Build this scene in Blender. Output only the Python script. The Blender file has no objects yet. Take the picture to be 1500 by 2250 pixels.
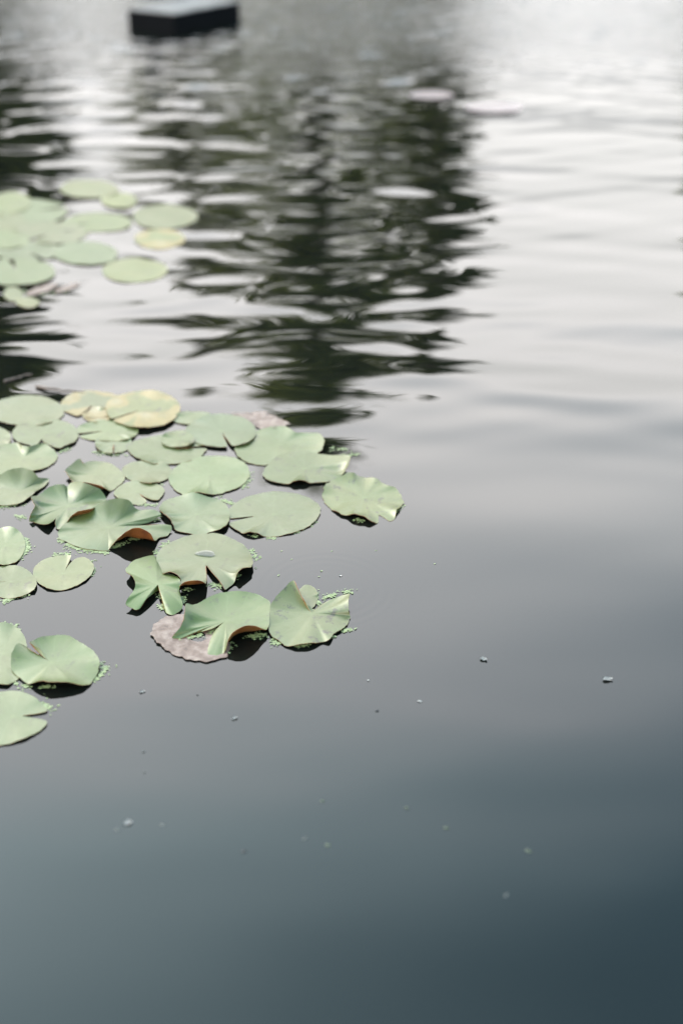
import bpy, bmesh, math, random
import numpy as np
from mathutils import Vector, Matrix

R = math.radians
scene = bpy.context.scene
COL = scene.collection
rng = random.Random(7)

# ------------------------------------------------------------------ camera
CAM_H, PITCH, F = 1.5, 29.0, 3300.0           # height (m), degrees below horizon, focal length in photo pixels
cam_d = bpy.data.cameras.new('camera')
cam = bpy.data.objects.new('camera', cam_d)
COL.objects.link(cam)
cam.location = (0, 0, CAM_H)
cam.rotation_euler = (R(90 - PITCH), 0, 0)
cam_d.sensor_fit = 'VERTICAL'
cam_d.sensor_height = 36.0
cam_d.sensor_width = 24.0
cam_d.lens = F * 36.0 / 2250.0
cam_d.clip_start = 0.05
cam_d.clip_end = 2000
cam_d.dof.use_dof = True
cam_d.dof.focus_distance = 2.84
cam_d.dof.aperture_fstop = 1.5
scene.camera = cam

# ------------------------------------------------------------------ sky, sun, exposure
SUN_AZ, SUN_EL = -48.0, 38.0                   # ahead and to the left, veiled by thin cloud
world = bpy.data.worlds.new('World')
scene.world = world
world.use_nodes = True
wt = world.node_tree
wt.nodes.clear()
def wn(t, **kw):
    n = wt.nodes.new(t)
    for k, v in kw.items():
        setattr(n, k, v)
    return n
w_out = wn('ShaderNodeOutputWorld')
w_bg = wn('ShaderNodeBackground')
w_bg.inputs['Strength'].default_value = 0.1
sky = wn('ShaderNodeTexSky', sky_type='NISHITA', sun_disc=False, sun_elevation=R(SUN_EL), sun_rotation=R(SUN_AZ),
         air_density=1.0, dust_density=1.2, ozone_density=1.0)
tc = wn('ShaderNodeTexCoord')
sep = wn('ShaderNodeSeparateXYZ')
wt.links.new(tc.outputs['Generated'], sep.inputs[0])
# soft cloud: dense and bright low down, thinning into blue higher up
nz = wn('ShaderNodeTexNoise')
nz.inputs['Scale'].default_value = 1.7
nz.inputs['Detail'].default_value = 3.0
nz.inputs['Roughness'].default_value = 0.45
wt.links.new(tc.outputs['Generated'], nz.inputs['Vector'])
cov = wn('ShaderNodeMath', operation='MULTIPLY_ADD')      # z + noise*k
cov.inputs[1].default_value = 0.25
wt.links.new(nz.outputs['Fac'], cov.inputs[0])
bank = wn('ShaderNodeMath', operation='MULTIPLY_ADD')     # the cloud bank reaches higher on the sun's side
bank.inputs[1].default_value = 0.52
wt.links.new(sep.outputs['X'], bank.inputs[0])
wt.links.new(sep.outputs['Z'], bank.inputs[2])
wt.links.new(bank.outputs[0], cov.inputs[2])
ramp = wn('ShaderNodeValToRGB')
ramp.color_ramp.interpolation = 'EASE'
ramp.color_ramp.elements[0].position = 0.625
ramp.color_ramp.elements[0].color = (1, 1, 1, 1)
ramp.color_ramp.elements[1].position = 0.985
ramp.color_ramp.elements[1].color = (0.0, 0.0, 0.0, 1)
wt.links.new(cov.outputs[0], ramp.inputs['Fac'])
# cloud brightness with height above the horizon
cr = wn('ShaderNodeValToRGB')
els = cr.color_ramp.elements
els[0].position = 0.0; els[0].color = (0.16, 0.163, 0.168, 1)
els[1].position = 1.0; els[1].color = (0.30, 0.44, 0.54, 1)
for p, c in ((0.21, (0.27, 0.27, 0.268)), (0.26, (0.47, 0.465, 0.455)), (0.34, (0.66, 0.648, 0.635)), (0.40, (0.85, 0.828, 0.815)), (0.45, (0.86, 0.845, 0.84)), (0.50, (0.84, 0.835, 0.84)), (0.58, (0.90, 0.91, 0.94)), (0.66, (0.70, 0.86, 0.92)), (0.76, (0.43, 0.60, 0.69))):
    e = els.new(p); e.color = (*c, 1)
wt.links.new(sep.outputs['Z'], cr.inputs['Fac'])
cs = wn('ShaderNodeVectorMath', operation='SCALE')
cs.inputs['Scale'].default_value = 15.0
wt.links.new(cr.outputs['Color'], cs.inputs[0])
mix = wn('ShaderNodeMix', data_type='RGBA')
wt.links.new(ramp.outputs['Color'], mix.inputs['Factor'])
tint = wn('ShaderNodeVectorMath', operation='MULTIPLY')
tint.inputs[1].default_value = (0.98, 1.26, 1.06)
wt.links.new(sky.outputs['Color'], tint.inputs[0])
wt.links.new(tint.outputs[0], mix.inputs[6])
wt.links.new(cs.outputs[0], mix.inputs[7])
wt.links.new(mix.outputs[2], w_bg.inputs['Color'])
wt.links.new(w_bg.outputs[0], w_out.inputs['Surface'])

sun_d = bpy.data.lights.new('sun', 'SUN')
sun_d.energy = 0.5
sun_d.angle = R(20)
sun_d.color = (1.0, 0.96, 0.9)
sun = bpy.data.objects.new('sun', sun_d)
COL.objects.link(sun)
sdir = Vector((math.sin(R(SUN_AZ)) * math.cos(R(SUN_EL)), math.cos(R(SUN_AZ)) * math.cos(R(SUN_EL)), math.sin(R(SUN_EL))))
sun.rotation_euler = sdir.to_track_quat('Z', 'Y').to_euler()
sun.location = (-8, 8, 12)

scene.view_settings.view_transform = 'Standard'
scene.view_settings.look = 'None'
scene.view_settings.gamma = 1.0
scene.view_settings.use_curve_mapping = False
scene.view_settings.exposure = 2.5
scene.render.engine = 'CYCLES'
scene.cycles.use_denoising = True
scene.cycles.max_bounces = 6
scene.cycles.sample_clamp_indirect = 6.0

# ------------------------------------------------------------------ helpers
CP, SP = math.cos(R(PITCH)), math.sin(R(PITCH))
def at(px, py, z=0.0):
    """A pixel of the photograph to the point of the horizontal plane at height z."""
    u = (px - 750.0) / F
    v = (1125.0 - py) / F
    d = Vector((u, CP + v * SP, -SP + v * CP))
    return Vector((0, 0, CAM_H)) + d * ((z - CAM_H) / d.z)

def tag(o, label=None, cat=None, group=None, kind=None):
    if label: o['label'] = label
    if cat: o['category'] = cat
    if group: o['group'] = group
    if kind: o['kind'] = kind
    return o

def link(name, me, mats=(), parent=None, smooth=True):
    o = bpy.data.objects.new(name, me)
    COL.objects.link(o)
    for m in mats:
        me.materials.append(m)
    if parent is not None:
        o.parent = parent
    if smooth and len(me.polygons):
        me.polygons.foreach_set('use_smooth', np.ones(len(me.polygons), dtype=bool))
    return o

def mesh_np(name, verts, faces):
    """faces: (n,k) integer array."""
    me = bpy.data.meshes.new(name)
    v = np.asarray(verts, dtype=np.float32); f = np.asarray(faces, dtype=np.int32)
    n, k = f.shape
    me.vertices.add(len(v)); me.vertices.foreach_set('co', v.ravel())
    me.loops.add(n * k); me.loops.foreach_set('vertex_index', f.ravel())
    me.polygons.add(n)
    me.polygons.foreach_set('loop_start', np.arange(0, n * k, k, dtype=np.int32))
    me.polygons.foreach_set('loop_total', np.full(n, k, dtype=np.int32))
    me.update(calc_edges=True)
    return me

class NT:
    """Small helper for building a procedural material."""
    def __init__(self, name):
        self.m = bpy.data.materials.new(name)
        self.m.use_nodes = True
        self.t = self.m.node_tree
        self.b = self.t.nodes['Principled BSDF']
    def n(self, typ, **kw):
        nd = self.t.nodes.new(typ)
        for k, v in kw.items():
            setattr(nd, k, v)
        return nd
    def l(self, a, b):
        self.t.links.new(a, b)
    def noise(self, scale, detail=3, rough=0.5, coord='Object'):
        if not hasattr(self, 'tcn'):
            self.tcn = self.n('ShaderNodeTexCoord')
        nd = self.n('ShaderNodeTexNoise')
        nd.inputs['Scale'].default_value = scale
        nd.inputs['Detail'].default_value = detail
        nd.inputs['Roughness'].default_value = rough
        self.l(self.tcn.outputs[coord], nd.inputs['Vector'])
        return nd.outputs['Fac']
    def ramp(self, fac, stops, interp='LINEAR'):
        nd = self.n('ShaderNodeValToRGB')
        nd.color_ramp.interpolation = interp
        el = nd.color_ramp.elements
        while len(el) < len(stops):
            el.new(0.5)
        for e, (p, c) in zip(el, stops):
            e.position = p
            e.color = (*c, 1) if len(c) == 3 else c
        self.l(fac, nd.inputs['Fac'])
        return nd.outputs['Color']
    def mix(self, fac, a, b, blend='MIX'):
        nd = self.n('ShaderNodeMix', data_type='RGBA', blend_type=blend)
        for s, v in ((nd.inputs['Factor'], fac), (nd.inputs[6], a), (nd.inputs[7], b)):
            if isinstance(v, (int, float)): s.default_value = v
            elif isinstance(v, tuple): s.default_value = (*v, 1)
            else: self.l(v, s)
        return nd.outputs[2]
    def math(self, op, a, b=0.0, c=0.0):
        nd = self.n('ShaderNodeMath', operation=op)
        for i, v in enumerate((a, b, c)):
            if isinstance(v, (int, float)): nd.inputs[i].default_value = v
            else: self.l(v, nd.inputs[i])
        return nd.outputs[0]
    def bump(self, h, strength, dist):
        nd = self.n('ShaderNodeBump')
        nd.inputs['Strength'].default_value = strength
        nd.inputs['Distance'].default_value = dist
        self.l(h, nd.inputs['Height'])
        self.l(nd.outputs['Normal'], self.b.inputs['Normal'])

# ------------------------------------------------------------------ materials
def mat_water():
    t = NT('pond_water')
    t.b.inputs['Base Color'].default_value = (0.0036, 0.0044, 0.0034, 1)
    t.b.inputs['Roughness'].default_value = 0.015
    t.b.inputs['IOR'].default_value = 1.333
    # faint rings where an insect touched the surface beside the outermost leaf
    tcn = t.n('ShaderNodeTexCoord')
    c = at(715, 1292)
    d = t.n('ShaderNodeVectorMath', operation='DISTANCE')
    t.l(tcn.outputs['Object'], d.inputs[0]); d.inputs[1].default_value = (c.x, c.y, 0)
    r = d.outputs['Value']
    s = t.math('SINE', t.math('MULTIPLY', r, 300.0))
    env = t.ramp(r, [(0.0, (0, 0, 0)), (0.06, (0.2, 0.2, 0.2)), (0.12, (1, 1, 1)), (0.155, (0, 0, 0))], 'EASE')
    rings = t.math('MULTIPLY', t.math('MULTIPLY', s, env), 0.00002)
    # wind ruffles the far water into ripples of a few centimetres
    sp = t.n('ShaderNodeSeparateXYZ'); t.l(tcn.outputs['Object'], sp.inputs[0])
    far = t.n('ShaderNodeMapRange', interpolation_type='SMOOTHSTEP')
    far.inputs['From Min'].default_value = 5.9; far.inputs['From Max'].default_value = 7.8
    t.l(sp.outputs['Y'], far.inputs['Value'])
    fine = t.math('MULTIPLY', t.math('MULTIPLY', t.noise(42, 2, 0.5), far.outputs[0]), 0.0060)
    t.bump(t.math('ADD', rings, fine), 1.0, 1.0)
    return t.m

def mat_leaf(name, hue=(1, 1, 1), yellow=0.0):
    t = NT(name)
    info = t.n('ShaderNodeObjectInfo')
    big = t.noise(16, 3)
    fine = t.noise(120, 4, 0.6)
    green = t.ramp(big, [(0.3, (0.066, 0.090, 0.025)), (0.55, (0.082, 0.100, 0.032)), (0.75, (0.102, 0.110, 0.042))])
    col = t.mix(1.0, green, info.outputs['Color'], 'MULTIPLY')
    # veins running from the centre to the rim
    uv = t.n('ShaderNodeUVMap'); uv.uv_map = 'UVMap'
    sp = t.n('ShaderNodeSeparateXYZ'); t.l(uv.outputs[0], sp.inputs[0])
    wob = t.math('MULTIPLY_ADD', t.noise(22, 2), 0.10, sp.outputs['X'])
    w = t.math('ABSOLUTE', t.math('SINE', t.math('MULTIPLY', wob, math.pi * 13)))
    vein = t.ramp(w, [(0.0, (1, 1, 1)), (0.10, (0.25, 0.25, 0.25)), (0.35, (0, 0, 0))])
    col = t.mix(t.math('MULTIPLY', vein, 0.22), col, (0.14, 0.165, 0.07))
    # centre where the stalk joins
    ctr = t.ramp(sp.outputs['Y'], [(0.0, (1, 1, 1)), (0.10, (0, 0, 0))])
    col = t.mix(t.math('MULTIPLY', ctr, 0.5), col, (0.10, 0.13, 0.04))
    # brown and dark specks
    spots = t.ramp(t.math('MULTIPLY_ADD', info.outputs['Alpha'], 0.05, t.noise(42, 7, 0.72)), [(0.615, (0, 0, 0)), (0.68, (1, 1, 1))])
    col = t.mix(t.math('MULTIPLY', spots, info.outputs['Alpha']), col, (0.030, 0.026, 0.016))
    # thin reddish rim
    rimw = t.math('MULTIPLY_ADD', fine, 0.04, sp.outputs['Y'])
    rim = t.ramp(rimw, [(1.0, (0, 0, 0)), (1.025, (1, 1, 1))])
    col = t.mix(t.math('MULTIPLY', rim, 0.5), col, (0.07, 0.035, 0.015))
    if yellow > 0:
        yw = t.math('MULTIPLY_ADD', t.noise(11, 3), 1.5, t.math('MULTIPLY', sp.outputs['Y'], 0.30))
        ym = t.ramp(yw, [(0.90, (0, 0, 0)), (1.35, (1, 1, 1))], 'EASE')
        col = t.mix(t.math('MULTIPLY', ym, yellow), col, (0.21, 0.14, 0.04))
        cm = t.ramp(t.noise(13, 1), [(0.57, (0, 0, 0)), (0.74, (1, 1, 1))], 'EASE')
        col = t.mix(t.math('MULTIPLY', cm, yellow * 0.85), col, (0.26, 0.22, 0.14))
    t.l(col, t.b.inputs['Base Color'])
    blot = t.noise(28, 5, 0.65)
    rg = t.math('ADD', t.math('MULTIPLY_ADD', fine, 0.18, 0.20), t.math('MULTIPLY', blot, 0.26))
    t.l(rg, t.b.inputs['Roughness'])
    col = t.mix(t.math('MULTIPLY', t.ramp(blot, [(0.52, (0, 0, 0)), (0.66, (1, 1, 1))]), 0.35), col, (0.085, 0.090, 0.045))
    t.l(col, t.b.inputs['Base Color'])
    t.b.inputs['IOR'].default_value = 1.5
    t.b.inputs['Specular IOR Level'].default_value = 0.95
    t.b.inputs['Specular Tint'].default_value = (1.0, 0.93, 0.79, 1)
    h = t.math('ADD', t.math('MULTIPLY', vein, 0.1), t.math('MULTIPLY', big, 1.0))
    h = t.math('ADD', h, t.math('MULTIPLY', fine, 0.35))
    t.bump(h, 0.5, 0.0009)
    # thin blades let a little light through
    tr = t.n('ShaderNodeBsdfTranslucent'); t.l(t.mix(1.0, col, (0.9, 1.5, 0.5), 'MULTIPLY'), tr.inputs['Color'])
    ms = t.n('ShaderNodeMixShader'); ms.inputs[0].default_value = 0.16
    out = t.t.nodes['Material Output']
    t.l(t.b.outputs[0], ms.inputs[1]); t.l(tr.outputs[0], ms.inputs[2]); t.l(ms.outputs[0], out.inputs['Surface'])
    return t.m

def mat_under():
    t = NT('leaf_underside')
    n = t.noise(40, 4)
    c = t.ramp(n, [(0.3, (0.11, 0.032, 0.010)), (0.6, (0.21, 0.075, 0.018)), (0.8, (0.25, 0.12, 0.035))])
    t.l(c, t.b.inputs['Base Color'])
    t.b.inputs['Roughness'].default_value = 0.42
    tr = t.n('ShaderNodeBsdfTranslucent'); tr.inputs['Color'].default_value = (0.50, 0.15, 0.02, 1)
    ms = t.n('ShaderNodeMixShader'); ms.inputs[0].default_value = 0.18
    out = t.t.nodes['Material Output']
    t.l(t.b.outputs[0], ms.inputs[1]); t.l(tr.outputs[0], ms.inputs[2]); t.l(ms.outputs[0], out.inputs['Surface'])
    return t.m

def mat_brown():
    t = NT('decayed_leaf')
    n = t.noise(45, 5, 0.65)
    c = t.ramp(n, [(0.30, (0.050, 0.026, 0.016)), (0.47, (0.115, 0.070, 0.050)), (0.58, (0.165, 0.115, 0.090)), (0.72, (0.21, 0.155, 0.120))])
    t.l(c, t.b.inputs['Base Color'])
    t.b.inputs['Roughness'].default_value = 0.5
    t.bump(n, 0.8, 0.003)
    return t.m

def simple(name, c1, c2, scale, rough, bump=0.0, spec=0.5):
    t = NT(name)
    n = t.noise(scale, 4, 0.6)
    t.l(t.ramp(n, [(0.3, c1), (0.7, c2)]), t.b.inputs['Base Color'])
    t.b.inputs['Roughness'].default_value = rough
    t.b.inputs['Specular IOR Level'].default_value = spec
    if bump:
        t.bump(n, 0.6, bump)
    return t.m

M_WATER = mat_water()
M_LEAF = mat_leaf('lily_leaf')
M_YELLOW = mat_leaf('yellowing_leaf', yellow=0.7)
M_UNDER = mat_under()
M_BROWN = mat_brown()
M_PINK = simple('faded_leaf', (0.13, 0.095, 0.09), (0.19, 0.14, 0.135), 30, 0.35)
M_DUCK = simple('duckweed_green', (0.08, 0.115, 0.035), (0.24, 0.27, 0.12), 300, 0.5)
M_GROUND = simple('bank_grass', (0.035, 0.05, 0.018), (0.075, 0.09, 0.035), 2.2, 0.9, 0.05)
M_BARK = simple('bark', (0.05, 0.04, 0.03), (0.11, 0.085, 0.065), 9, 0.9, 0.03)
M_SKIRT = simple('black_float_side', (0.0008, 0.001, 0.0013), (0.0018, 0.0022, 0.0028), 14, 0.8, 0.002, 0.1)
M_DECK = simple('weathered_deck', (0.10, 0.09, 0.082), (0.16, 0.145, 0.135), 16, 0.75, 0.002)
M_POST = simple('dark_metal', (0.012, 0.016, 0.02), (0.03, 0.035, 0.04), 30, 0.5)
M_PETAL = simple('white_petal', (0.22, 0.215, 0.20), (0.34, 0.33, 0.31), 260, 0.6, 0.001)
M_SEED = simple('pale_seed', (0.035, 0.038, 0.034), (0.065, 0.068, 0.06), 200, 0.6)
M_SEEDG = simple('green_seed', (0.032, 0.042, 0.026), (0.055, 0.068, 0.036), 200, 0.6)
M_SEEDD = simple('dark_seed', (0.008, 0.008, 0.008), (0.016, 0.015, 0.014), 200, 0.6)
M_TWIG = simple('wet_twig', (0.045, 0.03, 0.022), (0.12, 0.085, 0.065), 60, 0.6, 0.002)
def leaf_tree(name, c1, c2):
    t = NT(name)
    info = t.n('ShaderNodeNewGeometry')
    t.l(t.ramp(info.outputs['Random Per Island'], [(0.0, c1), (1.0, c2)]), t.b.inputs['Base Color'])
    t.b.inputs['Roughness'].default_value = 0.6
    # leaves stand against the bright sky and let light through
    tr = t.n('ShaderNodeBsdfTranslucent'); tr.inputs['Color'].default_value = (c2[0] * 2.6, c2[1] * 2.65, c2[2] * 1.3, 1)
    ms = t.n('ShaderNodeMixShader'); ms.inputs[0].default_value = 0.5
    out = t.t.nodes['Material Output']
    t.l(t.b.outputs[0], ms.inputs[1]); t.l(tr.outputs[0], ms.inputs[2]); t.l(ms.outputs[0], out.inputs['Surface'])
    return t.m
M_FOL_DARK = leaf_tree('foliage_dark', (0.055, 0.060, 0.025), (0.12, 0.12, 0.050))
M_FOL_MID = leaf_tree('foliage_mid', (0.070, 0.078, 0.034), (0.15, 0.155, 0.065))
M_FOL_SPARSE = leaf_tree('foliage_sparse', (0.055, 0.062, 0.038), (0.12, 0.115, 0.07))
t = NT('clear_water_film')
fr = t.n('ShaderNodeFresnel'); fr.inputs['IOR'].default_value = 1.333
tp = t.n('ShaderNodeBsdfTransparent'); gl = t.n('ShaderNodeBsdfGlossy'); gl.inputs['Roughness'].default_value = 0.03
ms = t.n('ShaderNodeMixShader'); t.l(fr.outputs[0], ms.inputs[0]); t.l(tp.outputs[0], ms.inputs[1]); t.l(gl.outputs[0], ms.inputs[2])
t.l(ms.outputs[0], t.t.nodes['Material Output'].inputs['Surface'])
M_DROP = t.m

# ------------------------------------------------------------------ water
def axis(lo_far, lo, hi, hi_far, step, grow=1.25):
    core = list(np.arange(lo, hi + step * 0.5, step))
    up, s, x = [], step, core[-1]
    while x < hi_far:
        s *= grow; x += s; up.append(x)
    dn, s, x = [], step, core[0]
    while x > lo_far:
        s *= grow; x -= s; dn.append(x)
    return np.array(dn[::-1] + core + up)

def smooth(a, b, x):
    t_ = np.clip((x - a) / (b - a), 0, 1)
    return t_ * t_ * (3 - 2 * t_)

xs = axis(-34, -3.2, 3.2, 34, 0.022)
ys = axis(-2.0, 1.1, 11.0, 24, 0.014)
X, Y = np.meshgrid(xs, ys)
nr = np.random.RandomState(47)
def waves(n, lmin, lmax, spread, slope):
    """Sum of sines of given rms slope."""
    H = np.zeros_like(X)
    ks, amps = [], []
    for i in range(n):
        lam = lmin * (lmax / lmin) ** nr.rand()
        k = 2 * math.pi / lam
        a = math.pi / 2 + nr.uniform(-1, 1) * R(spread)
        ks.append((k, a)); amps.append(1.0 / k)
    for (k, a), A in zip(ks, amps):
        H += A * np.sin(k * (X * math.cos(a) + Y * math.sin(a)) + nr.rand() * 6.283)
    return H * slope / math.sqrt(n / 2.0)
D = np.hypot(X * 0.8, Y)
edge = (1 - smooth(2.8, 5.0, np.abs(X))) * (1 - smooth(10, 13, Y))
ripple = waves(40, 0.11, 0.30, 26, 1.0)
chop = waves(36, 0.07, 0.16, 45, 1.0)
swell = waves(12, 0.30, 0.80, 22, 1.0)
e_r = 0.0012 + 0.027 * smooth(2.72, 3.4, D) + 0.014 * smooth(3.6, 5.2, D) + 0.02 * smooth(5.0, 7.0, D)
e_c = 0.045 * smooth(5.2, 6.6, D) + 0.045 * smooth(6.2, 7.6, D)
e_r = e_r * (1 - 0.55 * smooth(0.15, 0.9, X))
e_s = 0.0042 + 0.0088 * smooth(2.6, 3.6, D) + 0.003 * smooth(0.0, 0.7, X)
# leaves damp the ripples around them
Z = (ripple * e_r + chop * e_c + swell * e_s) * edge
calm = np.exp(-(((X + 0.75) / 0.75) ** 2 + ((Y - 2.75) / 0.6) ** 2) ** 2)
Z *= 1 - 0.85 * calm
nx, ny = len(xs), len(ys)
idx = np.arange(nx * ny).reshape(ny, nx)
faces = np.stack([idx[:-1, :-1], idx[:-1, 1:], idx[1:, 1:], idx[1:, :-1]], -1).reshape(-1, 4)
water = link('pond_water', mesh_np('pond_water', np.stack([X, Y, Z], -1).reshape(-1, 3), faces), [M_WATER])
tag(water, 'dark rippled pond water mirroring trees and pale cloudy sky', kind='structure')

# ground with the pond basin sunk into it
gx = axis(-420, -30, 30, 420, 0.8, 1.2)
gy = axis(-420, -6, 26, 420, 0.5, 1.2)
GX, GY = np.meshgrid(gx, gy)
q = ((np.abs(GX) / 27.0) ** 4 + (np.abs(GY - 9.4) / 9.0) ** 4) ** 0.25
q = q + 0.02 * np.sin(GX * 1.3) + 0.015 * np.sin(GY * 1.7 + GX * 0.6)
GZ = -1.0 + 1.16 * smooth(0.80, 1.02, q) + 0.5 * smooth(1.05, 3.0, q) + 0.03 * np.sin(GX * 0.9) * np.sin(GY * 0.7)
gidx = np.arange(GX.size).reshape(GX.shape)
gf = np.stack([gidx[:-1, :-1], gidx[:-1, 1:], gidx[1:, 1:], gidx[1:, :-1]], -1).reshape(-1, 4)
ground = link('ground', mesh_np('ground', np.stack([GX, GY, GZ], -1).reshape(-1, 3), gf), [M_GROUND])
tag(ground, 'grassy bank and bed around the pond', kind='structure')

# ------------------------------------------------------------------ trees on the far bank (the water mirrors them)
def tube(path, radii, seg=8):
    vs, fs = [], []
    for i, (p, r) in enumerate(zip(path, radii)):
        a = path[min(i + 1, len(path) - 1)] - path[max(i - 1, 0)]
        a.normalize()
        u = a.orthogonal().normalized(); w = a.cross(u)
        for k in range(seg):
            an = 2 * math.pi * k / seg
            vs.append(p + (u * math.cos(an) + w * math.sin(an)) * r)
    for i in range(len(path) - 1):
        for k in range(seg):
            a0 = i * seg + k; a1 = i * seg + (k + 1) % seg
            fs.append((a0, a1, a1 + seg, a0 + seg))
    return vs, fs

def tree(name, label, az, dist, el_top, half_w, el_base, n_leaf, mat, seed, shape, leaf=0.16, lean=0.0):
    """half_w: crown half-width in degrees seen from the camera; shape(t) gives relative radius at relative height t."""
    rr = random.Random(seed)
    x, y = dist * math.sin(R(az)), dist * math.cos(R(az))
    h = dist * math.tan(R(el_top)) 
    hb = max(0.8, dist * math.tan(R(el_base)))
    w = dist * math.tan(R(half_w))
    root = bpy.data.objects.new(name, None); COL.objects.link(root)
    root.location = (x, y, 0.1)
    tag(root, label, 'tree', 'trees on the far bank mirrored in the pond')
    pts, rad = [], []
    for i in range(10):
        f = i / 9
        pts.append(Vector((math.sin(f * 5 + seed) * 0.12 * f + lean * f, math.cos(f * 4 + seed) * 0.1 * f, h * 0.96 * f)))
        rad.append(0.16 * (1 - f) ** 0.8 * h / 9 + 0.012)
    vs, fs = tube(pts, rad)
    limbs = []
    for i in range(34):
        f = rr.uniform(hb / h * 0.9, 0.94)
        t_ = (f - hb / h) / (1 - hb / h)
        r_ = w * shape(max(0, t_)) * rr.uniform(0.6, 1.0)
        a = rr.uniform(0, 6.283)
        p0 = Vector((lean * f, 0, h * f * 0.96))
        p2 = p0 + Vector((math.cos(a) * r_, math.sin(a) * r_, r_ * rr.uniform(-0.05, 0.45)))
        p1 = (p0 + p2) / 2 + Vector((0, 0, r_ * 0.10))
        v2, f2 = tube([p0, p1, p2], [0.045 * (1 - f) * h / 9 + 0.02, 0.03, 0.01], 5)
        off = len(vs); vs += v2; fs += [tuple(q_ + off for q_ in t2) for t2 in f2]
        limbs.append((p0, p2, r_))
    link('trunk', mesh_np('trunk', [v[:] for v in vs], fs), [M_BARK], root)
    # clumps of leaves along the limbs
    clumps = []
    for p0, p2, r_ in limbs:
        for k in range(5):
            s = rr.uniform(0.25, 1.08)
            clumps.append((p0.lerp(p2, s) + Vector((rr.gauss(0, .16), rr.gauss(0, .16), rr.gauss(0, .16))) * (w * 0.5), rr.uniform(0.22, 0.5) * w * 0.5))
    for k in range(6):
        clumps.append((Vector((lean, 0, h * (0.90 + 0.018 * k))), 0.18 * w * (1.25 - 0.16 * k)))
    cn = np.array([c[0][:] for c in clumps]); cr_ = np.array([c[1] for c in clumps])
    g = np.random.RandomState(seed)
    ci = g.choice(len(clumps), n_leaf, p=cr_ ** 2 / np.sum(cr_ ** 2))
    pos = cn[ci] + g.normal(size=(n_leaf, 3)) * (cr_[ci] * 0.55)[:, None]
    a = g.normal(size=(n_leaf, 3)); a /= np.linalg.norm(a, axis=1)[:, None]
    b = np.cross(a, g.normal(size=(n_leaf, 3))); b /= np.linalg.norm(b, axis=1)[:, None]
    L = leaf * g.uniform(0.6, 1.3, (n_leaf, 1))
    quad = np.stack([pos - a * L, pos + b * L * 0.45, pos + a * L, pos - b * L * 0.45], 1).reshape(-1, 3)
    link('crown', mesh_np('crown', quad, np.arange(n_leaf * 4).reshape(-1, 4)), [mat], root, smooth=False)
    return root

cone = lambda t_: max(0.06, 1.0 - max(0.0, t_ - 0.25) / 0.78) ** 0.8
colm = lambda t_: (0.75 + 0.25 * math.sin(min(1, t_) * math.pi)) * max(0.1, min(1, (1.05 - t_) * 3.5))
dome = lambda t_: max(0.1, math.sqrt(max(0.0, 1 - (max(0, t_ - 0.35) / 0.68) ** 2)))
taper = lambda t_: max(0.08, 1.0 - max(0.0, t_ - 0.30) / 0.74) ** 0.62
tree('broad_tree', 'broad grey green tree mirrored in the middle of the pond', -0.8, 25, 25.0, 4.9, 6.0, 9500, M_FOL_MID, 3, taper, 0.14)
tree('airy_tree', 'light airy tree mirrored between the broad middle tree and the darkest streak', 1.6, 28, 20.5, 2.3, 5.0, 4600, M_FOL_MID, 17, dome, 0.14)
tree('columnar_tree', 'dense dark narrow tree mirrored as the darkest upright streak right of the middle', 3.6, 22, 20.5, 1.7, 4.0, 24000, M_FOL_DARK, 5, colm, 0.15)
tree('sparse_tree', 'thin airy tree mirrored between the dark left tree and the middle tree', -6.0, 27, 20.0, 3.2, 6.0, 5000, M_FOL_SPARSE, 8, dome, 0.13)
tree('dark_tree', 'dense dark tree mirrored along the left edge of the pond', -14.8, 23, 22.8, 4.6, 2.0, 60000, M_FOL_DARK, 13, colm, 0.26)
tree('edge_tree', 'small tree mirrored at the right edge near the far water', 15.2, 26, 15.5, 2.4, 5.0, 9000, M_FOL_MID, 21, dome, 0.15)

# ------------------------------------------------------------------ floating platform
def prism(bottom, z0, z1, inset=0.0, bevel=0.006):
    bm = bmesh.new()
    c = sum((Vector(p) for p in bottom), Vector((0, 0))) / len(bottom)
    ps = [c + (Vector(p) - c) * (1 - inset) for p in bottom]
    lo = [bm.verts.new((p.x, p.y, z0)) for p in ps]
    hi = [bm.verts.new((p.x, p.y, z1)) for p in ps]
    n = len(ps)
    bm.faces.new(lo[::-1]); bm.faces.new(hi)
    for i in range(n):
        bm.faces.new((lo[i], lo[(i + 1) % n], hi[(i + 1) % n], hi[i]))
    if bevel:
        bmesh.ops.bevel(bm, geom=bm.edges[:], offset=bevel, segments=2, affect='EDGES', profile=0.5)
    bmesh.ops.recalc_face_normals(bm, faces=bm.faces[:])
    me = bpy.data.meshes.new('prism'); bm.to_mesh(me); bm.free()
    return me

pc, pl, pr = at(385, 77), at(282, 66), at(529, 48)
ex, ey = (pl - pc).xy, (pr - pc).xy
lx, ly = ex.length, ey.length
mid = Vector(pc.xy)
rect = [mid, mid + ey, mid + ey + ex, mid + ex]
cen = (rect[0] + rect[2]) / 2
plat = bpy.data.objects.new('floating_platform', None); COL.objects.link(plat)
plat.location = (cen.x, cen.y, 0)
tag(plat, 'small black sided floating platform with pale top at the far end of the pond', 'platform')
loc = [(p.x - cen.x, p.y - cen.y) for p in rect]
link('float_side', prism(loc, -0.05, 0.092), [M_SKIRT], plat, smooth=False)
link('deck', prism(loc, 0.0925, 0.102, inset=0.015, bevel=0.004), [M_DECK], plat, smooth=False)
pp = at(330, -8, 0.102)
def disc_poly(cx, cy, r, n=14):
    return [(cx + r * math.cos(2 * math.pi * k / n), cy + r * math.sin(2 * math.pi * k / n)) for k in range(n)]
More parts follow.
